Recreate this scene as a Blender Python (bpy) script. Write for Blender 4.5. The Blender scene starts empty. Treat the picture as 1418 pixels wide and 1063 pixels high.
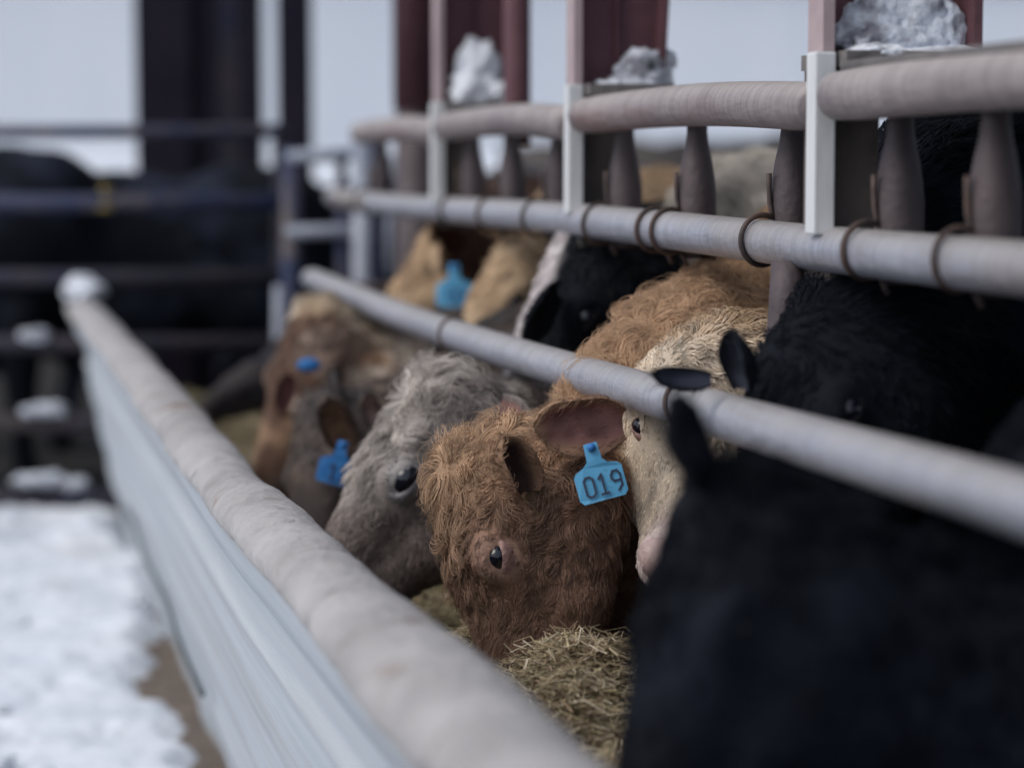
import bpy, math, random
import numpy as np
from mathutils import kdtree, Vector
RNG = np.random.default_rng(11); random.seed(5)
sc = bpy.context.scene
C = sc.collection
rad = math.radians

# ------------------------------------------------------------------ camera, sky, sun, exposure
FL = 3348.0; TH = rad(12.39); PH = rad(5.22); CZ = 1.42
VR = np.array([math.cos(TH), -math.sin(TH), 0.0])
VF = np.array([math.sin(TH)*math.cos(PH), math.cos(TH)*math.cos(PH), -math.sin(PH)])
VU = np.cross(VR, VF)
cam = bpy.data.cameras.new('camera'); camo = bpy.data.objects.new('camera', cam); C.objects.link(camo)
camo.location = (0, 0, CZ); camo.rotation_euler = (math.pi/2 - PH, 0, -TH)
cam.sensor_width = 36; cam.lens = FL/1418*36
cam.clip_start = 0.05; cam.clip_end = 2000
cam.dof.use_dof = True; cam.dof.focus_distance = 3.55; cam.dof.aperture_fstop = 1.9
sc.camera = camo
world = bpy.data.worlds.new('World'); sc.world = world; world.use_nodes = True
wt = world.node_tree; wt.nodes.clear()
sky = wt.nodes.new('ShaderNodeTexSky'); sky.sky_type = 'NISHITA'; sky.sun_disc = False
SUN_EL = rad(48); SUN_AZ = rad(-105)
sky.sun_elevation = SUN_EL; sky.sun_rotation = SUN_AZ; sky.dust_density = 4.0; sky.air_density = 1.0
hs = wt.nodes.new('ShaderNodeHueSaturation'); hs.inputs['Saturation'].default_value = 0.42
cw = wt.nodes.new('ShaderNodeMix'); cw.data_type = 'RGBA'; cw.inputs[0].default_value = 0.45
cw.inputs[7].default_value = (5.1, 5.95, 7.7, 1)          # even cloud deck
bg = wt.nodes.new('ShaderNodeBackground'); bg.inputs[1].default_value = 0.125
wo = wt.nodes.new('ShaderNodeOutputWorld')
wt.links.new(sky.outputs[0], hs.inputs['Color']); wt.links.new(hs.outputs[0], cw.inputs[6])
wt.links.new(cw.outputs[2], bg.inputs[0]); wt.links.new(bg.outputs[0], wo.inputs[0])
sl = bpy.data.lights.new('sun', 'SUN'); sl.energy = 1.2; sl.angle = rad(35); sl.color = (1, .96, .9)
so = bpy.data.objects.new('sun', sl); C.objects.link(so)
sdir = Vector((math.sin(SUN_AZ)*math.cos(SUN_EL), math.cos(SUN_AZ)*math.cos(SUN_EL), math.sin(SUN_EL)))
so.rotation_euler = sdir.to_track_quat('Z', 'Y').to_euler()
sc.view_settings.view_transform = 'Standard'; sc.view_settings.look = 'None'
sc.view_settings.gamma = 1; sc.view_settings.exposure = 0.05
sc.cycles.max_bounces = 6; sc.cycles.use_denoising = True
sc.cycles_curves.shape = 'RIBBONS'

# ------------------------------------------------------------------ helpers
def P(u, v, d):          # a point seen at photograph pixel (u, v), d metres in front of the lens
    return np.array([0, 0, CZ]) + d*(VF + VR*(u-709)/FL - VU*(v-531)/FL)
def PX(u, v, X):
    r = VF + VR*(u-709)/FL - VU*(v-531)/FL
    return np.array([0, 0, CZ]) + r*(X/r[0])
def nrm(v):
    v = np.asarray(v, float); return v/np.linalg.norm(v)
def hsh(i, j, k, s=0):
    n = (i*73856093) ^ (j*19349663) ^ (k*83492791) ^ (s*2654435761)
    n = (n ^ (n >> 13))*1274126177 & 0x7fffffff
    return ((n ^ (n >> 16)) & 0xffff)/65535.0
def noise(p, f=1.0, s=0):
    p = np.asarray(p, float)*f + 1000.0
    i = np.floor(p).astype(np.int64); t = p-i; t = t*t*(3-2*t)
    r = 0
    for a in (0, 1):
        for b in (0, 1):
            for c in (0, 1):
                w = (t[:, 0] if a else 1-t[:, 0])*(t[:, 1] if b else 1-t[:, 1])*(t[:, 2] if c else 1-t[:, 2])
                r = r + w*hsh(i[:, 0]+a, i[:, 1]+b, i[:, 2]+c, s)
    return r*2-1
def fbm(p, f=1.0, o=4, s=0):
    r = 0; a = 1.0; q = 0
    for k in range(o):
        r = r + a*noise(p, f, s+k*7); q += a; a *= .5; f *= 2.07
    return r/q
def sst(a, b, x):
    t = np.clip((x-a)/(b-a), 0, 1); return t*t*(3-2*t)
def mixc(a, b, t):
    a = np.asarray(a, float); b = np.asarray(b, float); t = np.asarray(t)[:, None]
    return a*(1-t)+b*t
def tag(o, label=None, cat=None, group=None, kind=None):
    if label: o['label'] = label
    if cat: o['category'] = cat
    if group: o['group'] = group
    if kind: o['kind'] = kind
    return o
def empty(name, loc=(0, 0, 0)):
    o = bpy.data.objects.new(name, None); o.location = loc; o.empty_display_size = .1; C.objects.link(o); return o
def link(name, me, mat, parent=None):
    o = bpy.data.objects.new(name, me); C.objects.link(o)
    if mat: me.materials.append(mat)
    if parent:
        o.parent = parent; o.matrix_parent_inverse.identity()
        o.location = [-c for c in parent.location] if parent.parent is None else (0, 0, 0)
    return o
class MB:
    def __init__(s): s.v = []; s.f = []; s.n = 0
    def add(s, V, Fs):
        s.v.append(np.asarray(V, float)); s.f += [tuple(int(i)+s.n for i in f) for f in Fs]; s.n += len(V)
    def box(s, lo, hi):
        (a, b, c), (d, e, g) = lo, hi
        s.add([(a,b,c),(d,b,c),(d,e,c),(a,e,c),(a,b,g),(d,b,g),(d,e,g),(a,e,g)],
              [(0,3,2,1),(4,5,6,7),(0,1,5,4),(1,2,6,5),(2,3,7,6),(3,0,4,7)])
    def hexa(s, P8):
        s.add(P8, [(0,3,2,1),(4,5,6,7),(0,1,5,4),(1,2,6,5),(2,3,7,6),(3,0,4,7)])
    def tube(s, pts, r, n=16, caps=True, ref=None):
        pts = np.asarray(pts, float); m = len(pts); r = np.broadcast_to(np.asarray(r, float), (m,)) if np.ndim(r) < 2 else r
        T = np.gradient(pts, axis=0); T /= np.linalg.norm(T, axis=1)[:, None]+1e-12
        a = np.array(ref if ref is not None else ((0, 0, 1) if abs(T[0][2]) < .9 else (1, 0, 0)), float)
        V = []
        for i in range(m):
            x = a-T[i]*(a@T[i]); x /= np.linalg.norm(x)+1e-12; y = np.cross(T[i], x); a = x
            for k in range(n):
                q = 2*math.pi*k/n; V.append(pts[i]+r[i]*(math.cos(q)*x+math.sin(q)*y))
        Fs = [(i*n+k, i*n+(k+1) % n, (i+1)*n+(k+1) % n, (i+1)*n+k) for i in range(m-1) for k in range(n)]
        if caps: Fs += [tuple(range(n))[::-1], tuple((m-1)*n+k for k in range(n))]
        s.add(V, Fs)
    def lathe(s, c, prof, n=20):          # vertical profile (radius, z)
        V = []; m = len(prof)
        for (r, z) in prof:
            for k in range(n):
                q = 2*math.pi*k/n; V.append((c[0]+r*math.cos(q), c[1]+r*math.sin(q), z))
        Fs = [(i*n+k, i*n+(k+1) % n, (i+1)*n+(k+1) % n, (i+1)*n+k) for i in range(m-1) for k in range(n)]
        Fs += [tuple(range(n))[::-1], tuple((m-1)*n+k for k in range(n))]
        s.add(V, Fs)
    def build(s, name, mat, parent=None, smooth=True, bevel=0):
        me = bpy.data.meshes.new(name); V = np.concatenate(s.v)
        me.from_pydata([tuple(p) for p in V], [], s.f); me.update()
        if smooth: me.shade_smooth() if not bevel else None
        o = link(name, me, mat, parent)
        if bevel:
            b = o.modifiers.new('bevel', 'BEVEL'); b.width = bevel; b.segments = 2
        return o
def grid(nu, nv, fn, closed_u=False):
    uu, vv = np.meshgrid(np.linspace(0, 1, nu), np.linspace(0, 1, nv), indexing='ij')
    V = fn(uu.ravel(), vv.ravel())
    Fs = [(i*nv+j, (i+1)*nv+j, (i+1)*nv+j+1, i*nv+j+1) for i in range(nu-1) for j in range(nv-1)]
    return V, Fs

# ------------------------------------------------------------------ materials
def mat(name, col, rough=.7, col2=None, scale=8, detail=6, bump=0, bscale=None, spec=.4, metal=0, stretch=(1, 1, 1), lo=.35, hi=.65, dirt=None, sss=0):
    m = bpy.data.materials.new(name); m.use_nodes = True; t = m.node_tree; b = t.nodes['Principled BSDF']
    b.inputs['Roughness'].default_value = rough; b.inputs['Specular IOR Level'].default_value = spec
    b.inputs['Metallic'].default_value = metal; b.inputs['Base Color'].default_value = (*col, 1)
    if sss:
        b.inputs['Subsurface Weight'].default_value = sss; b.inputs['Subsurface Radius'].default_value = (.02, .025, .03)
    tc = t.nodes.new('ShaderNodeTexCoord'); mp = t.nodes.new('ShaderNodeMapping'); mp.inputs['Scale'].default_value = stretch
    t.links.new(tc.outputs['Object'], mp.inputs[0])
    last = None
    if col2 is not None:
        n = t.nodes.new('ShaderNodeTexNoise'); n.inputs['Scale'].default_value = scale; n.inputs['Detail'].default_value = detail; n.inputs['Roughness'].default_value = .65
        r = t.nodes.new('ShaderNodeValToRGB'); r.color_ramp.elements[0].position = lo; r.color_ramp.elements[1].position = hi
        r.color_ramp.elements[0].color = (*col, 1); r.color_ramp.elements[1].color = (*col2, 1)
        t.links.new(mp.outputs[0], n.inputs[0]); t.links.new(n.outputs[0], r.inputs[0]); last = r.outputs[0]
        if dirt is not None:
            n2 = t.nodes.new('ShaderNodeTexNoise'); n2.inputs['Scale'].default_value = dirt[1]; n2.inputs['Detail'].default_value = 8
            r2 = t.nodes.new('ShaderNodeValToRGB'); r2.color_ramp.elements[0].position = dirt[2]; r2.color_ramp.elements[1].position = dirt[3]
            r2.color_ramp.elements[0].color = (0, 0, 0, 1); r2.color_ramp.elements[1].color = (1, 1, 1, 1)
            mx = t.nodes.new('ShaderNodeMix'); mx.data_type = 'RGBA'; mx.inputs[7].default_value = (*dirt[0], 1)
            t.links.new(mp.outputs[0], n2.inputs[0]); t.links.new(n2.outputs[0], r2.inputs[0]); t.links.new(r2.outputs[0], mx.inputs[0]); t.links.new(last, mx.inputs[6]); last = mx.outputs[2]
        t.links.new(last, b.inputs['Base Color'])
    if bump:
        n3 = t.nodes.new('ShaderNodeTexNoise'); n3.inputs['Scale'].default_value = bscale or scale*4; n3.inputs['Detail'].default_value = 8
        bp = t.nodes.new('ShaderNodeBump'); bp.inputs['Strength'].default_value = bump; bp.inputs['Distance'].default_value = .01
        t.links.new(mp.outputs[0], n3.inputs[0]); t.links.new(n3.outputs[0], bp.inputs['Height']); t.links.new(bp.outputs[0], b.inputs['Normal'])
    return m
def tint_tops(m, top_col, amt=.75, wear=.18):  # upward faces mixed to a second colour by normal and noise
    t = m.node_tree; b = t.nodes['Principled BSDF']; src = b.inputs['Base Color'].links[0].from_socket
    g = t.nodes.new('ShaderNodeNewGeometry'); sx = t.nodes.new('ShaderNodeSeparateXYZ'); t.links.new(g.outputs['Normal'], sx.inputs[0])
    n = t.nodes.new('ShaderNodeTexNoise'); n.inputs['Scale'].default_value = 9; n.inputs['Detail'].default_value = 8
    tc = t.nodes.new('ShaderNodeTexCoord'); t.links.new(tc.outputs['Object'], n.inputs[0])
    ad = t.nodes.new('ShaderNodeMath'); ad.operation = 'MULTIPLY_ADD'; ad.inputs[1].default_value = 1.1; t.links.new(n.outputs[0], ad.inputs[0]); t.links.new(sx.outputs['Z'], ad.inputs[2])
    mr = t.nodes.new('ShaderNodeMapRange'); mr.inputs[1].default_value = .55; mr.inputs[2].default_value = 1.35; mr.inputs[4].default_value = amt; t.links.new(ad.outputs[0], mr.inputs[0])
    mx = t.nodes.new('ShaderNodeMix'); mx.data_type = 'RGBA'; mx.inputs[7].default_value = (*top_col, 1); t.links.new(mr.outputs[0], mx.inputs[0]); t.links.new(src, mx.inputs[6])
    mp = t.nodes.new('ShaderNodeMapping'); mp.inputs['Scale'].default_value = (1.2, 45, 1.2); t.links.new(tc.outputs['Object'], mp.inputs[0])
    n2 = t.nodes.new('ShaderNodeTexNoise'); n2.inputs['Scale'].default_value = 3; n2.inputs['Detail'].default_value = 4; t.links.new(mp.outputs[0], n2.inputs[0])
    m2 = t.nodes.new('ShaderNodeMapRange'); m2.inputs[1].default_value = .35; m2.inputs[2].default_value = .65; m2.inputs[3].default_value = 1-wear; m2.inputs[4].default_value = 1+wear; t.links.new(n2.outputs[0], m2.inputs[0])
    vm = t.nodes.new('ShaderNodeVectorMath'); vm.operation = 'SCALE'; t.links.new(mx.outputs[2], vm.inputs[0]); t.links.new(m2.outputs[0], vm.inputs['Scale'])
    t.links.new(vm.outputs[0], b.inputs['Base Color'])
def tint_mat(name, rough, spec, k=1.0, hair=False):
    m = bpy.data.materials.new(name); m.use_nodes = True; t = m.node_tree; b = t.nodes['Principled BSDF']
    b.inputs['Roughness'].default_value = rough; b.inputs['Specular IOR Level'].default_value = spec
    a = t.nodes.new('ShaderNodeAttribute'); a.attribute_name = 'tint'
    if hair:
        t.links.new(a.outputs['Color'], b.inputs['Base Color'])
    else:
        t.links.new(a.outputs['Color'], b.inputs['Base Color'])
    return m
M = {
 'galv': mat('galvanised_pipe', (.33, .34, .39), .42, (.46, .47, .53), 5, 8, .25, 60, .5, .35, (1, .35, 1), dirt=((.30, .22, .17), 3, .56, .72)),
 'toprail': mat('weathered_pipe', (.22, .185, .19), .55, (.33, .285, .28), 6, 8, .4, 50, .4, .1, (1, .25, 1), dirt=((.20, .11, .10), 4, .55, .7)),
 'iron': mat('dark_iron', (.070, .056, .062), .6, (.115, .09, .092), 9, 8, .22, 90, .45, .3),
 'rod': mat('rusty_rod', (.05, .04, .04), .6, (.11, .07, .055), 20, 5, .2),
 'whitepost': mat('pale_painted_steel', (.60, .61, .62), .6, (.74, .75, .75), 6, 8, .2, 40, .3, 0, (1, 1, .3), dirt=((.30, .27, .24), 9, .60, .74)),
 'maroon': mat('maroon_steel', (.10, .045, .055), .6, (.15, .07, .08), 5, 8, .3, 40, .35),
 'darkcol': mat('dark_steel', (.016, .015, .026), .8, (.026, .021, .032), 3, 5, .1, spec=.08),
 'pinkflange': mat('faded_pink_steel', (.36, .27, .28), .6, (.48, .38, .38), 5, 6, .2),
 'gate': mat('blue_gate_steel', (.025, .04, .10), .6, (.06, .06, .09), 4, 5, .1, spec=.2, dirt=((.16, .13, .11), 6, .55, .75)),
 'gatedark': mat('dark_gate_steel', (.022, .025, .045), .65, (.05, .042, .045), 3, 5, .1, spec=.15),
 'gatelight': mat('grey_gate_steel', (.26, .29, .36), .5, (.40, .42, .48), 5, 6, .1),
 'conc': mat('bunk_panel', (.39, .43, .47), .75, (.47, .50, .53), 3, 9, .25, 40, .3, 0, (3, .22, 16), dirt=((.35, .35, .35), 1.6, .52, .75)),
 'cap': mat('crusted_rim', (.33, .315, .31), .9, (.46, .44, .435), 7, 9, .8, 45, .2, 0, dirt=((.24, .17, .14), 9, .64, .76)),
 'seam': mat('dark_gap', (.06, .075, .08), .9),
 'wallc': mat('stained_concrete', (.055, .05, .048), .9, (.12, .10, .09), 3, 9, .6, 25, .2),
 'base': mat('column_foot', (.12, .11, .11), .85, (.22, .20, .19), 9, 8, .5, 40, .3),
 'snow': mat('snow', (.60, .64, .70), .75, (.80, .82, .86), 4, 8, .7, 30, .3, sss=.0, dirt=((.52, .50, .48), 1.6, .60, .8)),
 'snowclean': mat('packed_snow', (.62, .66, .73), .8, (.82, .85, .90), 12, 8, .9, 60, .3, dirt=((.20, .20, .23), 20, .50, .64)),
 'mud': mat('frozen_mud', (.11, .085, .07), .8, (.21, .17, .14), 14, 9, .9, 50, .2, dirt=((.05, .045, .045), 22, .60, .70)),
 'darkmud': mat('wet_dark_mud', (.012, .012, .014), .8, (.03, .027, .025), 3, 8, .5, 20, .3),
 'barn': mat('pale_cladding', (.70, .73, .77), .8, (.78, .80, .83), .5, 3, 0, stretch=(1, 1, .15)),
 'roof': mat('roof_sheet', (.22, .22, .23), .7, (.3, .3, .3), 2),
 'hay': tint_mat('hay_straw', .75, .25),
 'haybase': mat('packed_feed', (.10, .085, .05), .95, (.22, .19, .11), 30, 9, 1, 90, .1),
 'tagblue': mat('blue_plastic', (.12, .42, .68), .5, (.14, .46, .74), 20, 3, spec=.45, dirt=((.10, .24, .34), 70, .58, .72)),
 'tagdeep': mat('deep_blue_plastic', (.03, .17, .46), .5, (.04, .2, .5), 20, 3, spec=.4),
 'ink': mat('black_ink', (.05, .055, .09), .8),
 'inkfaint': mat('faded_ink', (.03, .11, .28), .8),
 'eye': mat('wet_eye', (.006, .006, .012), .08, spec=.6),
 'lid': mat('pink_eyelid', (.22, .12, .10), .6, (.40, .25, .22), 40, 4, .5, 120),
 'lidgrey': mat('grey_eyelid', (.12, .115, .125), .6, (.30, .28, .29), 30, 4, .5, 120),
 'liddark': mat('black_eyelid', (.012, .012, .016), .9, spec=.1),
 'nosepink': mat('pink_nose', (.45, .30, .28), .45, (.60, .45, .42), 30, 5, .4, 120),
 'skin': tint_mat('hide', .85, .15),
 'fur': tint_mat('fur_strands', .6, .3, hair=True),
 'furblack': tint_mat('black_fur_strands', .75, .12, hair=True),
 'eyelash': mat('eyelash', (.10, .07, .06), .6),
 'yellow': mat('yellow_plastic', (.22, .16, .05), .6),
}

tint_tops(M['galv'], (.43, .40, .38), .8, .14); tint_tops(M['toprail'], (.40, .36, .34), .8, .16)  # warm beige on the upper faces of both pipes
# ------------------------------------------------------------------ ground, snow, mud
def h_ground(x, y): return np.zeros_like(x)
mb = MB(); mb.box((-150, -40, -.5), (200, 260, -.02)); g = mb.build('ground', M['darkmud']); tag(g, kind='structure')
def mudf(u, v):
    x = -.9+u*2.4; y = 1.0+v*9.4
    p = np.stack([x, y, 0*x], 1)
    return np.stack([x, y, .004+.012*fbm(p, 3, 4)+.006*fbm(p, 22, 3, 5)], 1)
mb = MB(); mb.add(*grid(160, 620, mudf)); o = mb.build('mud', M['mud']); tag(o, kind='structure')
def snowf(u, v):
    x = -7+7.62*u**.55; y = 1.5+v*7.9
    p = np.stack([x, y, 0*x], 1)
    edge = .505+.085*fbm(p*[0, 1, 0], 1.7, 4, 3)+.06*fbm(p, 7, 3, 8)
    edge = np.minimum(edge+.08*sst(6.6, 7.6, y), .62)
    base = sst(0, .13, edge-x)
    h = .05+.03*fbm(p, 1.3, 4, 21)+.05*np.maximum(fbm(p, 5, 4, 31), 0)+.032*np.maximum(fbm(p, 11, 4, 41), 0)*sst(-.2, .3, fbm(p, 1.1, 2, 71))+.006*fbm(p, 34, 3, 61)
    h = h+.12*sst(8.3, 9.2, y)*(.6+.8*fbm(p, 2.5, 4, 51))
    return np.stack([x, y, -.02+base*(h+.012)], 1)
mb = MB(); mb.add(*grid(300, 420, snowf))
def lump(mbx, c, r, seed, n=20, amp=.35, f=1.3, carve=None):
    c = np.asarray(c, float); r = np.broadcast_to(np.asarray(r, float), (3,))
    th, phh = np.meshgrid(np.linspace(0, math.pi, n), np.linspace(0, 2*math.pi, 2*n, endpoint=False), indexing='ij')
    d = np.stack([np.sin(th)*np.cos(phh), np.sin(th)*np.sin(phh), np.cos(th)], -1).reshape(-1, 3)
    k = 1+amp*fbm(d*f+seed*7.3, 1.6, 5, seed)+amp*.25*fbm(d*f+seed*3.1, 5.5, 3, seed+2)
    m = 2*n
    mbx.add(c+d*k[:, None]*r, [(i*m+j, (i+1)*m+j, (i+1)*m+(j+1) % m, i*m+(j+1) % m) for i in range(n-1) for j in range(m)])
for i in range(46):
    y = random.uniform(4.6, 9.0); x = random.uniform(-1.1, .5); r = random.uniform(.008, .03)*(1 if random.random() > .2 else 2)
    lump(mb, (x, y, .035+r*.2), (r*random.uniform(.8, 1.6), r*1.2, r*.6), i, 16, .8, 2.2)
o = mb.build('snow', M['snow']); tag(o, kind='structure')
def fieldf(u, v):
    x = -60+u*130; y = 22+v*52
    p = np.stack([x, y, 0*x], 1); return np.stack([x, y, .05+.12*fbm(p, .25, 4, 3)], 1)
mb = MB(); mb.add(*grid(120, 60, fieldf)); o = mb.build('snow_field', M['snow']); tag(o, kind='structure')
def yardf(u, v):
    x = -60+u*53; y = -25+v*38
    p = np.stack([x, y, 0*x], 1); return np.stack([x, y, .03+.06*fbm(p, .4, 4, 3)], 1)
mb = MB(); mb.add(*grid(80, 60, yardf)); o = mb.build('snow_yard', M['snow']); tag(o, kind='structure')
mb = MB()     # snow bank before the far barn
def bankf(u, v):
    x = -8+u*40; y = 30+v*5
    p = np.stack([x, y, 0*x], 1)
    return np.stack([x, y, np.sin(math.pi*np.minimum(v*.62, 1))*(1.62+.12*fbm(p, .8, 4, 3))], 1)
mb.add(*grid(160, 30, bankf)); o = mb.build('snow_bank', M['snow']); tag(o, kind='structure')
mb = MB(); mb.box((-12, 34, 0), (45, 34.3, 12))
barn = empty('barn', (10, 34, 0)); tag(barn, 'long pale blue grey barn wall far beyond the snow bank', 'barn')
mb.build('wall', M['barn'], barn, smooth=False)
mb = MB(); mb.box((-12, 33.9, 4.0), (45, 33.94, 4.12)); mb.build('trim', M['base'], barn, smooth=False)

# shed roof the columns carry
mb = MB(); mb.hexa([(2.0, -4, 4.6), (12, -4, 5.4), (12, 20, 5.4), (2.0, 20, 4.6), (2.0, -4, 4.75), (12, -4, 5.55), (12, 20, 5.55), (2.0, 20, 4.75)])
rf = mb.build('shed_roof', M['roof'], smooth=False); tag(rf, 'grey sheet roof over the cattle pen', 'roof')

# low back wall of the pen
mb = MB()
def wallf(u, v):
    y = 2+u*26; z = v*1.62; x = 6.0-.0*y
    p = np.stack([y*0+x, y, z], 1)
    return np.stack([x+.05*fbm(p, 1.5, 5)+.0*y, y, z+.06*fbm(p*[1, 1, 0], .9, 4, 9)*v], 1)
mb.add(*grid(260, 30, wallf)); mb.box((6.06, 2, 0), (6.3, 28, 1.5))
o = mb.build('pen_wall', M['wallc']); tag(o, 'low stained dark concrete wall behind the cattle pen', 'wall')

# ------------------------------------------------------------------ feed bunk
def capx(y): return np.interp(y, [1.0, 2.0, 2.5, 3.2, 3.8, 6.4, 9.0], [.480, .452, .434, .416, .400, .388, .362])
bunk = empty('feed_bunk', (.5, 5, 0)); tag(bunk, 'long pale feed bunk with crusted rounded rim, curving toward the cattle', 'feed bunk')
prof = [(-.055, .86), (-.060, .80), (-.035, .785), (-.036, .70), (-.018, .69), (None, .22), (None, .20), (None, .10), (None, .0)]
NZ = 60
def bunkwall(inner):
    ys = np.linspace(1.0, 9.0, 420)
    zs = np.concatenate([np.linspace(.87, .80, 4), [.796], np.linspace(.79, .70, 5), [.695], np.linspace(.69, .24, 22), [.235], np.linspace(.23, 0, 14)])
    Y, Z = np.meshgrid(ys, zs, indexing='ij'); Y = Y.ravel(); Z = Z.ravel()
    cx = capx(Y); top = cx-.040
    foot = .50+.0*Y
    t = (.87-Z)/.87
    X = top*(1-t)+foot*t
    X = X+.022*sst(.80, .792, Z)-.016*sst(.70, .692, Z)+.016*sst(.24, .234, Z)
    p = np.stack([X, Y, Z], 1)
    X = X+.006*sst(.5, .62, np.sin(Z*2*math.pi/.155))*sst(.69, .66, Z)*sst(.24, .28, Z)
    X = X+.0015*fbm(p*[0, 1, 1.5], 1.2, 3, 4)+.0015*fbm(p*[1, .6, 1], 14, 3, 6)
    X = X+.03*sst(.22, .10, Z)*(fbm(p*[0, 1, 0], 1.6, 3, 14)+.35)+.02*sst(.1, 0, Z)
    if inner:
        X = cx+.05+.10*t+.02*fbm(p, 3, 3)
    V = np.stack([X, Y, Z], 1); m = len(zs)
    F_ = [(i*m+j, i*m+j+1, (i+1)*m+j+1, (i+1)*m+j) for i in range(len(ys)-1) for j in range(m-1)]
    if inner: F_ = [f[::-1] for f in F_]
    return V, F_, m, len(ys)
mb = MB()
V1, F1, m, ny = bunkwall(False); V2, F2, _, _ = bunkwall(True)
mb.add(V1, F1); mb.add(V2, F2); N1 = len(V1)
ends = []
for j in range(m-1):
    for i in (0, ny-1):
        a, b = i*m+j, i*m+j+1
        ends.append((a, b, N1+b, N1+a) if i else (a, N1+a, N1+b, b))
mb.f += ends
mb.build('wall', M['conc'], bunk)
# narrow open joint between the upper and the foot panel, and dropping at a panel end
mb = MB()
def jointx(y, z):
    t = (.87-z)/.87; return (capx(y)-.040)*(1-t)+.50*t
ys = np.linspace(4.9, 7.6, 60)
mb.tube(np.stack([jointx(ys, .34)-.008+.012*fbm(np.stack([0*ys, ys, 0*ys+.5], 1), 1.2, 3, 4), ys, .34-.0*(ys)+.012*np.sin(ys*2)], 1), .006, 6)
mb.build('seam', M['seam'], bunk)
# rim: a lumpy crusted roll with ring cracks
mb = MB()
def rimf(u, v):
    y = .9+u*8.2; q = v*2*math.pi
    cr = 0*y
    for (yc, w, dpt, ph_) in RC:
        yy = y+.02*np.sin(q*1.0+ph_)+.008*np.sin(q*3+ph_)
        cr = cr+dpt*np.exp(-((yy-yc)/w)**2)
    p = np.stack([np.cos(q)*.08, y, np.sin(q)*.08], 1)
    r = .0555+.014*sst(3.4, 1.8, y)+.006*fbm(p, 3.0, 3, 2)+.0035*fbm(p, 14, 4, 12)+.0015*fbm(p, 55, 2, 22)-cr
    r = r*(1+.05*np.sin(y*6+.5*np.sin(y*3)))
    x = capx(y)+r*1.04*np.cos(q)+.006*fbm(p*[0, 1, 0], 1.5, 3, 31)
    z = .888+r*.70*np.sin(q)+.006*fbm(p*[0, 1, 0], 1.9, 3, 37)
    return np.stack([x, y, z], 1)
RC = []
yc = 1.2
while yc < 9.0:
    RC.append((yc, random.uniform(.004, .008), random.uniform(.007, .020), random.uniform(0, 6))); yc += random.uniform(.18, .42)
V, Fs = grid(1500, 49, rimf); mb.add(V, Fs)
mb.f += [tuple(range(49)), tuple((1499*49+k) for k in range(49))[::-1]]
mb.build('rim', M['cap'], bunk)
mb = MB(); mb.box((.55, 1.0, 0), (1.05, 9.0, .50)); mb.build('trough_floor', M['base'], bunk, smooth=False)
mb = MB()
for i, (dx, dy, r) in enumerate([(0, 0, .055), (.03, -.06, .045), (-.03, .05, .04), (.0, -.13, .028)]):
    lump(mb, (capx(8.95)+dx, 8.95+dy, .965-.01*i), (r*1.1, r*1.2, r*.8), 90+i, 18, .4)
o = mb.build('snow_clump', M['snowclean']); tag(o, 'lump of snow capping the far end of the bunk rim', 'snow')

# ------------------------------------------------------------------ feeding fence
fence = empty('feeding_fence', (1.12, 5, 0)); tag(fence, 'pipe feeding fence with necked stanchions and wire hoops above the cattle', 'fence')
TX = 1.11
posts_y = [PX(1145, 160, 1.10)[1], PX(800, 200, 1.10)[1], PX(610, 200, 1.10)[1]]
posts_y = [posts_y[0]-1.28] + posts_y
segs = [(1.2, posts_y[0]), (posts_y[0], posts_y[1]), (posts_y[1], posts_y[2]), (posts_y[2], posts_y[3]), (posts_y[3], 7.15)]
for a, b in segs:
    mb = MB(); ys = np.linspace(a+.03, b-.03, 24); t = np.linspace(0, 1, 24)
    z = 1.500+.012*np.sin(t*math.pi) + .006*(t-.5)*2
    rr = np.full(24, .034); rr[0] = rr[-1] = .026; rr[1] = rr[-2] = .032
    ys[1] = ys[0]+.008; ys[-2] = ys[-1]-.008
    mb.tube(np.stack([TX-.01+.02*np.sin(t*math.pi), ys, z], 1), rr, 24)
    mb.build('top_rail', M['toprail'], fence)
mb = MB(); ys = np.linspace(1.0, 7.75, 60)
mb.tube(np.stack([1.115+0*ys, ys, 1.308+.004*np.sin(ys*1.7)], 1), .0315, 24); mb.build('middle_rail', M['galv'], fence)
for y in posts_y:
    mb = MB(); mb.box((1.078, y-.014, 1.325), (1.108, y+.022, 1.566)); mb.build('post_plate', M['whitepost'], fence, smooth=False, bevel=.003)
bx = [655, 709, 775, 865, 965, 1097, 1246]
sy = [PX(u, 240, 1.165)[1] for u in bx] + [2.66, 2.26, 7.1, 1.86]
for k, y in enumerate(sy):
    mb = MB()
    mb.lathe((1.165, y), [(.020, 1.262), (.033, 1.275), (.033, 1.30), (.0325, 1.37), (.030, 1.395), (.025, 1.425), (.0195, 1.45), (.017, 1.47), (.017, 1.492)], 20)
    st = mb.build('stanchion', M['iron'], fence)
    mb = MB()
    for dy in ((-.015,) if k != 4 else (-.015, .075)):
        q = np.linspace(rad(60), rad(300), 30)
        ring = np.stack([1.115+.0365*np.cos(q), y+dy+.012*np.cos(q)+0*q, 1.308+.0365*np.sin(q)], 1)
        pre = np.array([(1.128, y-.005, 1.405), (1.128, y-.005, 1.385), (1.129, y-.006, 1.362), (1.131, y-.008, 1.348)]) if dy < 0 else np.array([(1.14, y+.06, 1.336)])
        post_ = np.array([(1.140, y+dy, 1.262), (1.145, y+dy, 1.25)])
        mb.tube(np.concatenate([pre, ring, post_]), .0042, 8)
    mb.build('hoop', M['rod'], fence)

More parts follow.
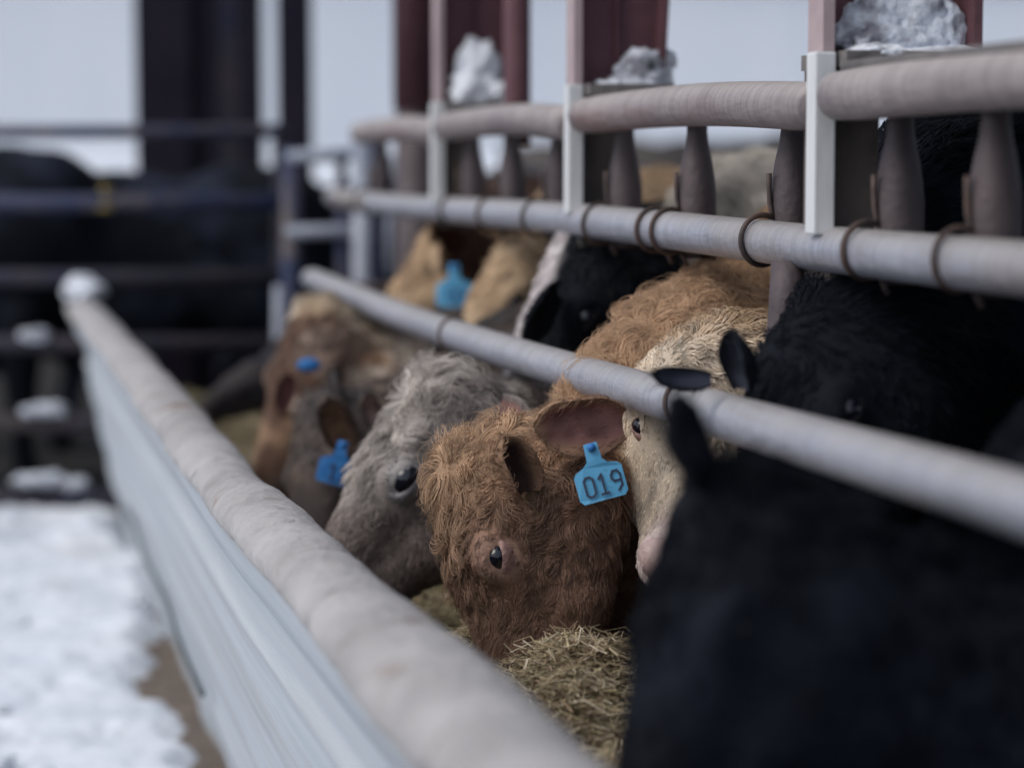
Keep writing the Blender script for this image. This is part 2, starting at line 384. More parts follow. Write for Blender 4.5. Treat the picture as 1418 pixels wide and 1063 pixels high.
# lower neck rail
nr = empty('neck_rail', (.92, 4, 0)); tag(nr, 'long galvanised neck rail running low over the cattle heads, in front of the fence', 'rail')
mb = MB(); ys = np.array([.9, 1.5, 2.0, 2.4, 3.0, 3.4, 3.8, 4.3, 4.7, 5.2, 5.7, 6.2, 6.72, 6.74])
xs = np.interp(ys, [.9, 2.0, 3.2, 4.2, 5.0, 6.7], [.895, .90, .93, .915, .91, .90]); zs = np.interp(ys, [.9, 2, 3.2, 4.2, 5.2, 6.7], [1.125, 1.118, 1.093, 1.083, 1.082, 1.10])
yy = np.linspace(.9, 6.74, 90)
def sm(a): return np.convolve(np.pad(np.interp(yy, ys, a), 5, mode='edge'), np.ones(11)/11, 'valid')
rr = np.full(90, .030); rr[-1] = .024
RAILX = sm(xs); RAILZ = sm(zs)
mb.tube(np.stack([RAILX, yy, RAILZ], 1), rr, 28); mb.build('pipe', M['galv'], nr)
for (u, v) in ((622, 468), (928, 553)):
    y = PX(u, v, .90)[1]; x = np.interp(y, yy, RAILX); z = np.interp(y, yy, RAILZ)
    q = np.linspace(0, 2*math.pi, 40)
    mb = MB(); mb.tube(np.stack([x+.0325*np.cos(q), y+.012*np.sin(q), z+.0325*np.sin(q)], 1), .0032, 8, False); mb.build('band', M['rod'], nr)
for y in (1.3, 4.55, 6.3):
    x = np.interp(y, yy, RAILX); z = np.interp(y, yy, RAILZ)
    mb = MB(); mb.tube([(x+.02, y, z+.0), (1.0, y, z+.0), (1.165, y+.0, z)], .013, 10); mb.build('bracket', M['iron'], nr)
# bent divider strut dropping from the fence
mb = MB(); a = P(1092, 362, 3.35); b = P(1085, 470, 3.35)
mb.tube([a, (a+b)/2, b, b-[0, 0, .35]], .024, 14); mb.build('strut', M['iron'], fence)

# ------------------------------------------------------------------ columns
def column(y, w, lean, label, plate_mat, snowkind, seed, ztop=4.9):
    col = empty('steel_column', (1.2, y, 0)); tag(col, label, 'column', 'maroon columns along the fence')
    x0 = 1.092; zb = 1.567
    mb = MB(); mb.box((x0-.002, y-.01, zb), (x0+.014, y+.05, ztop)); mb.build('flange', M['pinkflange'], col, smooth=False)
    mb = MB(); mb.hexa([(x0+w, y+.0, zb), (x0+w+.012, y, zb), (x0+w+.012, y+.12, zb), (x0+w, y+.12, zb),
                        (x0+w+lean*3.3, y, ztop), (x0+w+lean*3.3+.012, y, ztop), (x0+w+lean*3.3+.012, y+.12, ztop), (x0+w+lean*3.3, y+.12, ztop)])
    mb.build('flange', M['maroon'], col, smooth=False)
    mb = MB(); mb.hexa([(x0+.014, y+.055, zb), (x0+w, y+.055, zb), (x0+w, y+.065, zb), (x0+.014, y+.065, zb),
                        (x0+.014, y+.055, ztop), (x0+w+lean*3.3, y+.055, ztop), (x0+w+lean*3.3, y+.065, ztop), (x0+.014, y+.065, ztop)])
    mb.box((x0+w*.56, y+.035, zb), (x0+w*.58, y+.052, ztop))
    mb.build('web', M['maroon'], col, smooth=False)
    mb = MB(); mb.box((x0+.018, y+.01, 1.262), (x0+.085, y+.12, zb-.022)); mb.build('pier', M['wallc'], col, smooth=False)
    mb = MB(); mb.box((x0+.02, y-.04, zb-.021), (x0+w+.02, y+.14, zb)); mb.build('base_plate', M['base'], col, smooth=False)
    return col
def snowpile(name, label, items, mm='snowclean'):
    mb = MB()
    for (c, r, s_) in items: lump(mb, c, r, s_, 26, .42, 1.5)
    o = mb.build(name, M[mm]); tag(o, label, 'snow')
    return o
column(posts_y[1], .215, .0, 'maroon steel column nearest the camera, its recess packed with rough grey snow', 'pinkflange', 0, 1)
column(posts_y[2], .165, .055, 'maroon steel column whose recess holds a small snow lump with a dark hole', 'pinkflange', 0, 2)
column(posts_y[3], .165, .05, 'maroon steel column with a tall snow heap behind a round pipe', 'pinkflange', 0, 3)
y = posts_y[2]
def at(u, v, y0):   # point at world Y
    r = VF + VR*(u-709)/FL - VU*(v-531)/FL
    return np.array([0, 0, CZ]) + r*(y0/r[1])
snowpile('snow_lump', 'small snow lump with a dark hole at the foot of the middle maroon column', [(at(893, 104, y+.02), (.052, .04, .045), 3), (at(880, 120, y+.01), (.07, .04, .022), 5), (at(845, 120, y+.0), (.03, .03, .014), 8), (at(918, 84, y+.03), (.026, .02, .022), 9), (at(878, 82, y+.03), (.02, .02, .016), 12)])
mb = MB(); lump(mb, at(901, 88, y-.018), (.007, .01, .008), 4, 10); o = mb.build('hole', M['seam']); hole = o; tag(o, 'dark hole in the small snow lump by the middle column', 'hole')
y = posts_y[3]
snowpile('snow_heap', 'tall soft snow heap at the foot of the maroon column behind the round pipe', [(at(662, 95, y+.02), (.055, .04, .07), 13), (at(655, 125, y+.0), (.06, .05, .05), 15), (at(690, 130, y), (.06, .05, .03), 16)], 'snow')
y = posts_y[1]
snowpile('snow_pack', 'rough grey snow packed into the recess of the nearest maroon column', [(at(1210, 40, y+.04), (.05, .025, .05), 21), (at(1262, 30, y+.04), (.06, .025, .055), 22), (at(1240, 62, y+.03), (.08, .03, .03), 23), (at(1300, 50, y+.04), (.04, .025, .045), 24), (at(1290, 78, y+.0), (.075, .04, .014), 25), (at(1215, 75, y+.0), (.05, .04, .014), 26)])
mb = MB()
for i in range(16): lump(mb, at(1345+random.uniform(-5, 150), 82+random.uniform(-6, 8), posts_y[1]+random.uniform(-.05, .05)), (random.uniform(.008, .02), .02, random.uniform(.006, .014)), 40+i, 10)
mb.box((1.10, 1.2, 1.535), (1.40, posts_y[1]-.05, 1.552))
o = mb.build('ledge', M['base']); tag(o, 'flat crusted ledge of dirt and snow right of the nearest maroon column', 'ledge')
# thin round pipe in front of third column
mb = MB(); a = P(716, 140, 5.45); mb.tube([a+[0, 0, -.1], a, a+[0, 0, 3.2]], .031, 16); o = mb.build('steel_pipe', M['maroon'], None); tag(o, 'thin rusty upright pipe beside the snow heap, over the top rail', 'pipe')
# round maroon post left of the fence
a = P(575, 150, 7.9); rp = empty('round_post', (a[0], a[1], 0)); tag(rp, 'thick round maroon post standing where the top rail begins', 'post')
mb = MB(); mb.tube([(a[0], a[1], a[2]), (a[0], a[1], 4.8)], .073, 24); mb.build('shaft', M['maroon'], rp)
mb = MB(); mb.tube([(a[0], a[1], 0), (a[0], a[1], a[2]-.001)], .066, 24); mb.build('foot', M['iron'], rp)
# dark far columns
for (u0, u1, d, lab, sub) in ((193, 308, 13.0, 'broadest dark column behind the gate, nearly black against the pale barn', 3), (308, 360, 12.6, 'dark column close beside the broadest one, no gap between them', 2), (387, 430, 12.0, 'slim dark column standing apart, right of a strip of pale light', 1)):
    a = P(u0, 150, d); b = P(u1, 150, d); c = (a+b)/2
    root = empty('dark_column', (c[0], c[1], 0)); tag(root, lab, 'column', 'dark columns behind the gate')
    ex = nrm([b[0]-a[0], b[1]-a[1], 0]); ey = np.array([-ex[1], ex[0], 0]); w = np.linalg.norm((b-a)[:2])
    for k in range(sub):
        p0 = a+ex*(w*k/sub+.004*(k > 0)); p1 = a+ex*(w*(k+1)/sub)
        dd = .12+.05*(k % 2)
        mb = MB(); q = [p0-ey*dd, p1-ey*dd, p1+ey*dd, p0+ey*dd]
        mb.hexa([(x[0], x[1], 0) for x in q]+[(x[0], x[1], 4.9) for x in q]); mb.build('steel_section', M['gatedark' if (u0 == 308 and k == 0) else 'darkcol'], root, smooth=False)
# far pen gate
gy = 9.35
gate = empty('pen_gate', (.3, gy, 0)); tag(gate, 'wide dark pipe gate with six snowy bars closing the far end', 'gate')
e0 = P(-160, 400, 9.4); e1 = P(392, 400, 9.2)
for i, (v, r) in enumerate(((181, .026), (279, .034), (383, .034), (474, .034), (584, .036), (690, .045))):
    a = P(-160, v, 9.45); b = P(392, v, 9.25)
    mb = MB(); mb.tube([a, (a*.6+b*.4)-[0, 0, .004], b], r, 16); mb.build('bar', M['gate'] if i < 2 else M['gatedark'], gate)
for u in (-150, 388):
    a = P(u, 178, 9.33); mb = MB(); mb.tube([(a[0], a[1], 0), (a[0], a[1], a[2])], .03, 12); mb.build('upright', M['gatedark'], gate)
for (u, v, rx, s_, lab) in ((60, 567, .09, 31, 'snow lying on the fifth gate bar, left of the bunk end'), (52, 663, .10, 32, 'long snow patch on the lowest gate bar'), (103, 670, .05, 33, 'short snow patch at the right of the long one on the lowest bar'), (47, 464, .055, 34, 'thin snow smear on the fourth gate bar')):
    mb = MB(); c = P(u, v, 9.33); lump(mb, c, (rx, .035, .024), s_, 18, .5, 2.5); lump(mb, c+[rx*.5, 0, .0], (rx*.6, .03, .026), s_+7, 18, .5, 2.5)
    o = mb.build('snow_patch', M['snowclean']); tag(o, lab, 'snow')
mb = MB()
c = P(146, 262, 9.25); lump(mb, c, (.02, .01, .02), 2, 10); mb.tube([c, c-[.004, 0, .035], c-[0, 0, .07]], .006, 6); lump(mb, c-[0, 0, .07], (.03, .01, .012), 3, 10); o = mb.build('twine', M['yellow']); tag(o, 'yellow twine knot on the second gate bar', 'twine')
# small blue grey gate panel by the fence
gp = empty('gate_panel', tuple(P(450, 400, 8.6)*[1, 1, 0])); tag(gp, 'small blue grey tubular gate panel between the far gate and the fence', 'gate')
def bar(name, p, q, r, m_): 
    mb = MB(); mb.tube([p, (p+q)/2, q], r, 14); mb.build(name, M[m_], gp)
bar('top_bar', P(396, 217, 8.6), P(492, 213, 8.6), .024, 'gatelight'); bar('middle_bar', P(396, 321, 8.6), P(492, 319, 8.6), .024, 'gatelight')
bar('lower_bar', P(396, 500, 8.6), P(492, 500, 8.6), .024, 'gatelight')
bar('upright', P(404, 205, 8.62), P(400, 700, 8.62), .035, 'gate'); bar('upright', P(473, 222, 8.63), P(473, 700, 8.63), .02, 'gate')
bar('end_post', P(501, 195, 8.58), P(501, 700, 8.58), .034, 'gatelight'); bar('end_post', P(522, 190, 8.7), P(522, 700, 8.7), .026, 'gate')
bar('latch_bar', P(540, 215, 8.5), P(540, 380, 8.5), .016, 'gatelight'); bar('stub', P(386, 395, 8.4), P(384, 620, 8.4), .018, 'gatelight')
for (p, q) in ((P(522, 243, 8.6), P(545, 243, 8.6)), (P(522, 330, 8.6), P(545, 330, 8.6))): bar('hinge', p, q, .014, 'gatedark')

# ------------------------------------------------------------------ cattle
class Field:
    def __init__(s, lo, hi, h):
        s.h = h; s.lo = np.floor(np.asarray(lo)/h)*h-3*h; s.n = np.ceil((np.asarray(hi)-s.lo)/h).astype(int)+4
        s.D = np.full(tuple(s.n), .5, np.float32)
    def box(s, lo, hi):
        a = np.maximum(((np.asarray(lo)-s.lo)/s.h).astype(int), 0); b = np.minimum(((np.asarray(hi)-s.lo)/s.h).astype(int)+2, s.n)
        ax = [s.lo[k]+s.h*np.arange(a[k], b[k]) for k in range(3)]
        X = np.meshgrid(*ax, indexing='ij'); return tuple(slice(a[k], b[k]) for k in range(3)), np.stack(X, -1)
    def blend(s, sl, d, k, sub=False):
        A = s.D[sl]
        if sub:
            h = np.clip(.5-.5*(A+d)/k, 0, 1); s.D[sl] = A*(1-h)-d*h+k*h*(1-h)
        else:
            h = np.clip(.5+.5*(A-d)/k, 0, 1); s.D[sl] = A*(1-h)+d*h-k*h*(1-h)
    def ell(s, c, r, M3, k=.03, sub=False):
        R = max(r)*1.05+k+3*s.h; sl, X = s.box(c-R, c+R)
        q = (X-c)@M3.T; r = np.asarray(r)
        k0 = np.linalg.norm(q/r, axis=-1); k1 = np.linalg.norm(q/(r*r), axis=-1)+1e-9
        s.blend(sl, k0*(k0-1)/k1, k, sub)
    def cap(s, a, b, ra, rb, k=.03):
        R = max(ra, rb)+k+3*s.h; sl, X = s.box(np.minimum(a, b)-R, np.maximum(a, b)+R)
        ba = b-a; t = np.clip(((X-a)@ba)/(ba@ba), 0, 1)
        d = np.linalg.norm(X-a-t[..., None]*ba, axis=-1)-(ra+(rb-ra)*t)
        s.blend(sl, d, k)
    def nets(s):
        D = s.D; S = D < 0
        n = D.shape; c = tuple(k-1 for k in n)
        cnt = np.zeros(c, np.int8)
        for i in (0, 1):
            for j in (0, 1):
                for k in (0, 1): cnt += S[i:c[0]+i, j:c[1]+j, k:c[2]+k]
        act = np.argwhere((cnt > 0) & (cnt < 8)); idx = -np.ones(c, np.int64); idx[tuple(act.T)] = np.arange(len(act))
        acc = np.zeros((len(act), 3)); w = np.zeros(len(act))
        cor = [(i, j, k) for i in (0, 1) for j in (0, 1) for k in (0, 1)]
        for p in cor:
            for ax in range(3):
                if p[ax]: continue
                q = list(p); q[ax] = 1; q = tuple(q)
                da = D[tuple((act+p).T)]; db = D[tuple((act+q).T)]; m = (da < 0) != (db < 0)
                t = np.where(m, da/(da-db+1e-12), 0); pos = np.array(p, float)+np.zeros((len(act), 3)); pos[:, ax] += t
                acc += pos*m[:, None]; w += m
        V = s.lo+s.h*(act+acc/w[:, None])
        Q = []
        for ax in range(3):
            o1, o2 = [(1, 2), (2, 0), (0, 1)][ax]
            sa = [slice(1, -1)]*3; sa[ax] = slice(0, n[ax]-1)
            sb = list(sa); sb[ax] = slice(1, n[ax])
            A = S[tuple(sa)]; B = S[tuple(sb)]
            for (mask, flip) in ((A & ~B, False), (~A & B, True)):
                e = np.argwhere(mask)
                if not len(e): continue
                off = np.array([1, 1, 1]); off[ax] = 0; e = e+off
                u = np.zeros(3, int); u[o1] = 1; v = np.zeros(3, int); v[o2] = 1
                f = np.stack([idx[tuple((e-u-v).T)], idx[tuple((e-v).T)], idx[tuple(e.T)], idx[tuple((e-u).T)]], 1)
                Q.append(f[:, ::-1] if flip else f)
        Q = np.concatenate(Q); return V, Q[(Q >= 0).all(1)]

def ear_mesh(base, tip, w, opn, cup=.5, th=.006, tipp=.65, na=16, nb=15):
    base = np.asarray(base, float); tip = np.asarray(tip, float); d = tip-base; L = np.linalg.norm(d); d /= L
    o = np.asarray(opn, float); o = nrm(o-d*(o@d)); s_ = np.cross(d, o)
    def f(a, b, off):
        b = b*2-1
        W = w*.5*np.clip(.42+.75*np.sin(math.pi*np.clip(a, 0, 1)**.85*.80+.12), 0, 1)*np.clip((1-a**5)**.55, 0, 1)
        x = base+np.outer(L*a, d)+np.outer(W*b*(1-.25*cup*b*b), s_)+np.outer(cup*W*(b*b)*(1.1-.5*a)+off-.012*np.sin(math.pi*a)+.035*w*np.cos(b*8+a*2)*np.sin(math.pi*a)+.05*w*np.sin(a*9+b*3)*b*b, o)
        return x
    V1, F1 = grid(na, nb, lambda a, b: f(a, b, 0)); V2, F2 = grid(na, nb, lambda a, b: f(a, b, -th))
    N = len(V1); F = [q[::-1] for q in F1]+[tuple(i+N for i in q) for q in F2]
    for i in range(na-1):
        for j, fl in ((0, 0), (nb-1, 1)):
            a, b = i*nb+j, (i+1)*nb+j; F.append((a, b, b+N, a+N) if not fl else (b, a, a+N, b+N))
    for j in range(nb-1):
        a, b = (na-1)*nb+j, (na-1)*nb+j+1; F.append((a, b, b+N, a+N))
    bb = np.abs(np.tile(np.linspace(-1, 1, nb), na)); aa = np.repeat(np.linspace(0, 1, na), nb)
    part = np.concatenate([np.clip((.80-bb)/.3, 0, 1)*np.clip((.93-aa)/.15, 0, 1), np.zeros(N)])
    return np.concatenate([V1, V2]), F, part

def fur(name, parent, V, Q, paint, hair, dens, radius, region, flow, npt=7, clump_sp=.018, seed=1):
    """individual strands, gathered into curling locks"""
    rng = np.random.default_rng(seed)
    c = V[Q].mean(1); a = V[Q[:, 2]]-V[Q[:, 0]]; b = V[Q[:, 3]]-V[Q[:, 1]]; n = np.cross(a, b); area = np.linalg.norm(n, axis=1)/2; n /= (2*area[:, None]+1e-12)
    w = area*region(c, n)
    N = int(w.sum()*dens)
    if N < 10: return None
    fi = rng.choice(len(Q), N, p=w/w.sum())
    s_, t_ = rng.random((2, N)); q = V[Q[fi]]
    P0 = (q[:, 0]*((1-s_)*(1-t_))[:, None]+q[:, 1]*(s_*(1-t_))[:, None]+q[:, 2]*(s_*t_)[:, None]+q[:, 3]*((1-s_)*t_)[:, None])
    nn = n[fi]
    L, curl, lift, clump = hair(P0, nn)
    # clump centres
    nc = max(8, int(w.sum()/clump_sp**2)); ci = rng.choice(N, min(nc, N), replace=False)
    kd = kdtree.KDTree(len(ci))
    for k, i in enumerate(ci): kd.insert(P0[i], k)
    kd.balance()
    own = np.array([kd.find(p)[1] for p in P0+rng.normal(0, clump_sp*.15, P0.shape)]); K = ci[own]
    fl = flow(P0); fl = fl-nn*(fl*nn).sum(1)[:, None]; fl /= np.linalg.norm(fl, axis=1)[:, None]+1e-9
    # wander of the flow, shared by a lock
    ang = 2.4*fbm(P0[K], 11, 2, seed)*curl[K]+rng.normal(0, .12, N)+rng.normal(0, .35, len(P0))[K]*np.clip(curl[K], .2, 1)
    sd = np.cross(nn, fl); fdir = fl*np.cos(ang)[:, None]+sd*np.sin(ang)[:, None]; sd = np.cross(nn, fdir)
    phs = (rng.random(N)*6.28)[K]+rng.normal(0, .25, N); turns = (.5+.8*rng.random(N))[K]; hand = np.where(rng.random(N) < .5, -1, 1)[K]
    L = L*(.75+.5*rng.random(N))*(.8+.4*rng.random(N))[K]; L = L*np.where(rng.random(N) < .22, .35, 1.0); A = curl*L*.27
    pts = np.zeros((N, npt, 3), np.float32)
    for j in range(npt):
        t = j/(npt-1); th = 2*math.pi*turns*t+phs
        off = fdir*(L*t*(1-.15*t))[:, None]+nn*(L*(lift*(t-.6*t*t)))[:, None]
        e = t**.8
        off = off+sd*(A*e*(np.sin(th)-np.sin(phs)*(1-t))*hand)[:, None]+(nn*.55+fdir*.5)*(A*e*np.cos(th))[:, None]
        off[:, 2] -= L*.18*t*t
        pull = (P0[K]-P0)*(clump*t**.7)[:, None]
        pts[:, j] = P0+off+pull-nn*.002*(1-t)
    hc = bpy.data.hair_curves.new(name); hc.add_curves([npt]*N)
    hc.points.foreach_set('position', pts.reshape(-1))
    prof = np.array([1, 1, .95, .85, .7, .5, .2, .1, .1])[:npt] if npt == 7 else np.linspace(1, .2, npt)
    rad_ = (radius*(.7+.6*rng.random(N)))[:, None]*prof[None]
    ra = hc.attributes.get('radius') or hc.attributes.new('radius', 'FLOAT', 'POINT')
    ra.data.foreach_set('value', rad_.astype(np.float32).ravel())
    col = paint(P0)*(.72+.5*rng.random(N))[:, None]*((.62+.7*rng.random(N))[K])[:, None]
    ta = hc.attributes.new('tint', 'FLOAT_COLOR', 'CURVE')
    ta.data.foreach_set('color', np.concatenate([np.clip(col, 0, .95), np.ones((N, 1))], 1).astype(np.float32).ravel())
    o = bpy.data.objects.new(name, hc); C.objects.link(o); hc.materials.append(M['furblack' if col.mean() < .05 else 'fur'])
    o.parent = parent; o.location = [-c_ for c_ in parent.location]
    return N

def cow(label, poll, nose, up, withers, bdir, paint, ears=(), vox=.018, hairlen=.02, curl=.3, dens=14000, hrad=.0009, furx=2.4, lidm='liddark', eye_scale=1., nosec=None, group=None, clump_sp=.02, bodyscale=1., seed=1, neck_r=1., npt=7, eyes=(1, -1), longneck=1.6, headw=1., inner=(.30, .17, .15), front=True, crest=(1.09, 1.21)):
    poll = np.asarray(poll, float); nose = np.asarray(nose, float); f = nose-poll; S = np.linalg.norm(f)/.46; f = nrm(f)
    u = np.asarray(up, float); u = nrm(u-f*(u@f)); s = np.cross(u, f); HM = np.stack([f, s, u])
    def H(x, y_, z): return poll+S*(f*x+s*y_*headw+u*z)
    W = np.asarray(withers, float); b = nrm([bdir[0], bdir[1], 0]); z = np.array([0, 0, 1.]); sd = np.cross(z, b)
    BM = np.stack([b, sd, z]); B = bodyscale
    root = empty('cow', (W[0], W[1], 0)); tag(root, label, 'cow', group)
    lo = np.minimum(np.minimum(poll, nose)-.25, np.minimum(W+b*1.75*B, W-b*.3)-[.45, .45, 0]); hi = np.maximum(np.maximum(poll, nose)+.25, np.maximum(W+b*1.75*B, W-b*.3)+[.45, .45, .15]); lo[2] = -.02; hi[2] = max(hi[2], W[2]+.12)
    F = Field(lo, hi, vox)
    k = .045
    def bp(a, sdd, zz): q = W+b*a*B+sd*sdd*B; return np.array([q[0], q[1], W[2]+zz*B])
    F.ell(bp(.17, 0, -.36), (.36*B, .26*B, .36*B), BM, .08); F.ell(bp(.66, 0, -.40), (.52*B, .34*B, .37*B), BM, .08); F.ell(bp(1.2, 0, -.33), (.35*B, .27*B, .31*B), BM, .08)
    for q in (1, -1):
        F.ell(bp(.02, q*.13, -.28), (.18*B, .11*B, .26*B), BM, .08)
        F.ell(bp(1.22, q*.15, -.42), (.2*B, .11*B, .26*B), BM, .06)
        L1 = bp(.12, q*.16, 0); L1[2] = W[2]*.50
        L2 = L1.copy(); L2[2] = .38; L3 = L1.copy(); L3[2] = .10; L4 = L1-b*.03; L4[2] = .035
        F.cap(L1, L2, .095*B, .052*B, .05); F.cap(L2, L3, .046*B, .035*B, .02); F.cap(L3, L4, .042*B, .05*B, .02)
        h1 = bp(1.22, q*.15, 0); h1[2] = W[2]*.55; h2 = bp(1.14, q*.16, 0); h2[2] = W[2]*.44; h3 = bp(1.40, q*.15, 0); h3[2] = .44; h4 = bp(1.34, q*.15, 0); h4[2] = .11; h5 = h4-b*.03; h5[2] = .035
        F.cap(h1, h2, .15*B, .11*B, .05); F.cap(h2, h3, .10*B, .05*B, .04); F.cap(h3, h4, .045*B, .036*B, .02); F.cap(h4, h5, .042*B, .05*B, .02)
    t1 = bp(1.53, 0, -.12); t2 = bp(1.60, 0, -.6); F.cap(bp(1.42, 0, -.08), t1, .05, .03, .04); F.cap(t1, t2, .03, .03, .02)
    # neck
    nr_ = neck_r
    hb = H(.05, 0, -.115); hl = H(.08, 0, -.17); wt_ = bp(-.02, 0, -.16); wl = bp(-.06, 0, -.46)
    if front and hb[0] < .93: hb[2] = min(hb[2], 1.035-.098*S*nr_)
    chain = [(hb, .098*S*nr_)]                      # the crest ducks under the neck rail, then under the middle rail
    for (rx, top, r_) in ((.955, 1.005, .10), (1.02, crest[0], .105), (1.12, crest[1], .125)):
        r_ *= nr_
        if hb[0] < rx-.02 and front:
            t_ = (rx-hb[0])/(wt_[0]-hb[0]); q_ = hb*(1-t_)+wt_*t_; q_[2] = min(q_[2], top-r_); chain.append((q_, r_))
    if not front: chain.append(((hb+wt_)/2, .125))
    chain.append((wt_, .155*nr_))
    for (a_, ra_), (b_, rb_) in zip(chain[:-1], chain[1:]): F.cap(a_, b_, ra_, rb_, .05)
    midl = (hl+wl)/2; midl[2] = min(midl[2], .76); F.cap(hl, midl, .09*S*nr_, .14*nr_, .05); F.cap(midl, wl, .14*nr_, .19*nr_, .08)
    cm = chain[len(chain)//2][0]; F.cap((cm+midl)/2, (wt_+wl)/2+b*.06, .11*nr_, .2*nr_, .06)
    # head
    HW = headw
    for (x, y_, zz, a, bb, cc, kk) in ((.07, 0, -.095, .10, .105, .10, .03), (.15, 0, -.078, .12, .102, .08, .03), (.02, 0, -.035, .04, .075, .045, .03), (.43, 0, -.098, .052, .068, .058, .025), (.40, 0, -.158, .05, .042, .03, .015), (.155, 0, -.15, .12, .085, .085, .03)):
        F.ell(H(x, y_, zz), (a*S, bb*S*HW, cc*S), HM, kk*S)
    for q in (1, -1):
        F.ell(H(.172, q*.082, -.05), (.042*S, .034*S, .032*S), HM, .02*S)
        F.cap(H(.10, q*.035, -.175), H(.24, q*.028, -.17), .082*S, .055*S, .03*S)
    F.cap(H(.2, 0, -.066), H(.40, 0, -.066), .070*S, .047*S, .03*S); F.cap(H(.24, 0, -.15), H(.40, 0, -.135), .062*S, .042*S, .03*S)
    for q in (1, -1):
        F.ell(H(.483, q*.034, -.078), (.02*S, .011*S, .013*S), HM, .008, True)
        F.ell(H(.185, q*.112, -.066), (.026*S, .016*S, .018*S), HM, .012, True)
    F.ell(H(.46, 0, -.140), (.05*S, .08*S, .004*S), HM, .006, True)
    V, Q = F.nets()
    nv = len(V); parts = np.zeros(nv); Fs = Q.tolist(); EV = []; EQ = []
    for e in ears:
        v2, f2, p2 = ear_mesh(*e); Fs += [[i+nv for i in q] for q in f2]; EV.append(v2); EQ.append(np.array([[i+nv for i in q] for q in f2 if len(q) == 4])); nv += len(v2); parts = np.concatenate([parts, p2])
    VA = np.concatenate([V]+EV) if EV else V
    me = bpy.data.meshes.new('cow'); me.from_pydata([tuple(p) for p in VA], [], Fs); me.update(); me.shade_smooth()
    def hp(p): return ((p-poll)@HM.T)/S
    def pt(p): return paint(hp(p), p)
    colr = pt(VA); inns = list(inner) if isinstance(inner, list) else [inner]*len(ears)
    INN = np.zeros((len(VA), 3)); o0 = len(V)
    for v2, ic in zip(EV, inns): INN[o0:o0+len(v2)] = ic; o0 += len(v2)
    colr = colr*(1-parts[:, None])+parts[:, None]*INN*(.85+.4*noise(VA, 60)[:, None])
    ca = me.color_attributes.new('tint', 'FLOAT_COLOR', 'POINT')
    ca.data.foreach_set('color', np.concatenate([np.clip(colr, 0, 1)*.85, np.ones((len(VA), 1))], 1).astype(np.float32).ravel())
    link('body', me, M['skin'], root)
    # eyes
    E = {}
    for q in eyes:
        o_ = nrm(s*q*.93+u*.33+f*.12); ax = nrm(f-o_*(f@o_)); vz = np.cross(o_, ax)*(1 if np.cross(o_, ax)@u > 0 else -1)
        ce = H(.178, q*.091, -.062); E[q] = ce; er = .021*S*eye_scale
        mbx = MB(); lump(mbx, ce, er, 1, 18, 0.0); eo = mbx.build('eye', M['eye'], root)
        def lidf(uu, vv):
            ph_ = uu*2*math.pi; cx, cy = np.cos(ph_), np.sin(ph_)
            ia, iv = er*.97, er*.74*(np.where(cy > 0, 1, .85)); oa, ov = er*1.75, er*1.45
            A_ = cx*(ia+(oa-ia)*vv); V_ = cy*(iv+(ov-iv)*vv)+.1*er*cx
            rr_ = np.sqrt(np.clip(1-(cx*ia/er)**2-(cy*iv/er)**2, 0, 1))
            hgt = er*(rr_+.09)*(1-vv)+er*.26*np.sin(vv*math.pi)-er*.55*vv**1.5+er*.05*np.sin(ph_*5)*vv*(1-vv)
            return ce+np.outer(A_, ax)+np.outer(V_, vz)+np.outer(hgt, o_)
        mbx = MB(); mbx.add(*grid(49, 12, lidf)); mbx.build('eyelid', M[lidm], root)
        if vox < .0125:
            mbx = MB()
            for i_ in range(26):
                ph_ = math.pi*(.12+.76*i_/25)+random.uniform(-.05, .05); l_ = random.uniform(.012, .020)
                p0 = ce+ax*(math.cos(ph_)*er*1.08)+vz*(math.sin(ph_)*er*.86)+o_*(er*.62)
                dr = nrm(o_*.8+vz*.45+ax*math.cos(ph_)*.6); mbx.tube([p0, p0+dr*l_*.5+vz*.001, p0+dr*l_+vz*.004], [.0006, .0004, .0001], 4)
            mbx.build('eyelashes', M['eyelash'], root)
    if nosec:
        mbx = MB()
        def nf(uu, vv):
            a1 = (uu-.5)*math.pi*1.05; b1 = (vv-.5)*math.pi*.8
            return poll+S*(np.outer(.43+.0545*np.cos(a1)*np.cos(b1), f)+np.outer(.0705*np.sin(a1)*np.cos(b1)*headw, s)+np.outer(-.094+.058*np.sin(b1), u))
        mbx.add(*grid(30, 20, nf)); mbx.build('nose', M[nosec], root)
    # coat
    if dens:
        def region(c, n):
            h = hp(c); r = np.ones(len(c))*sst(furx, furx-.1, c[:, 0])
            if nosec: r *= 1-sst(.44, .46, h[:, 0])*(np.abs(h[:, 1]) < .12)
            for ce in E.values(): r *= sst(.014, .023, np.linalg.norm(c-ce, axis=1)/S)
            r *= c[:, 2] > .35; r *= 1+.8*sst(.10, .2, h[:, 0])
            return r
        def hair(p, n):
            h = hp(p); onhead = (h[:, 0] > -.12)
            face = sst(.10, .26, h[:, 0])*(np.abs(h[:, 1]) < .2)
            side = sst(.05, .10, np.abs(h[:, 1]))*sst(-.05, .05, h[:, 0])
            L_ = hairlen*(1+(longneck-1)*sst(.10, -.08, h[:, 0]))*(1-.62*face)*(1-.35*side)*(1+.35*fbm(p, 7, 2, 3))
            for ce in E.values():
                dd = np.linalg.norm(p-ce, axis=1)/S; L_ = L_*(.25+.75*sst(.03, .08, dd))
            cu = curl*(1-.55*face)*(1+0*h[:, 0]); return np.maximum(L_, .004), cu, .6-.2*face, .54-.34*face
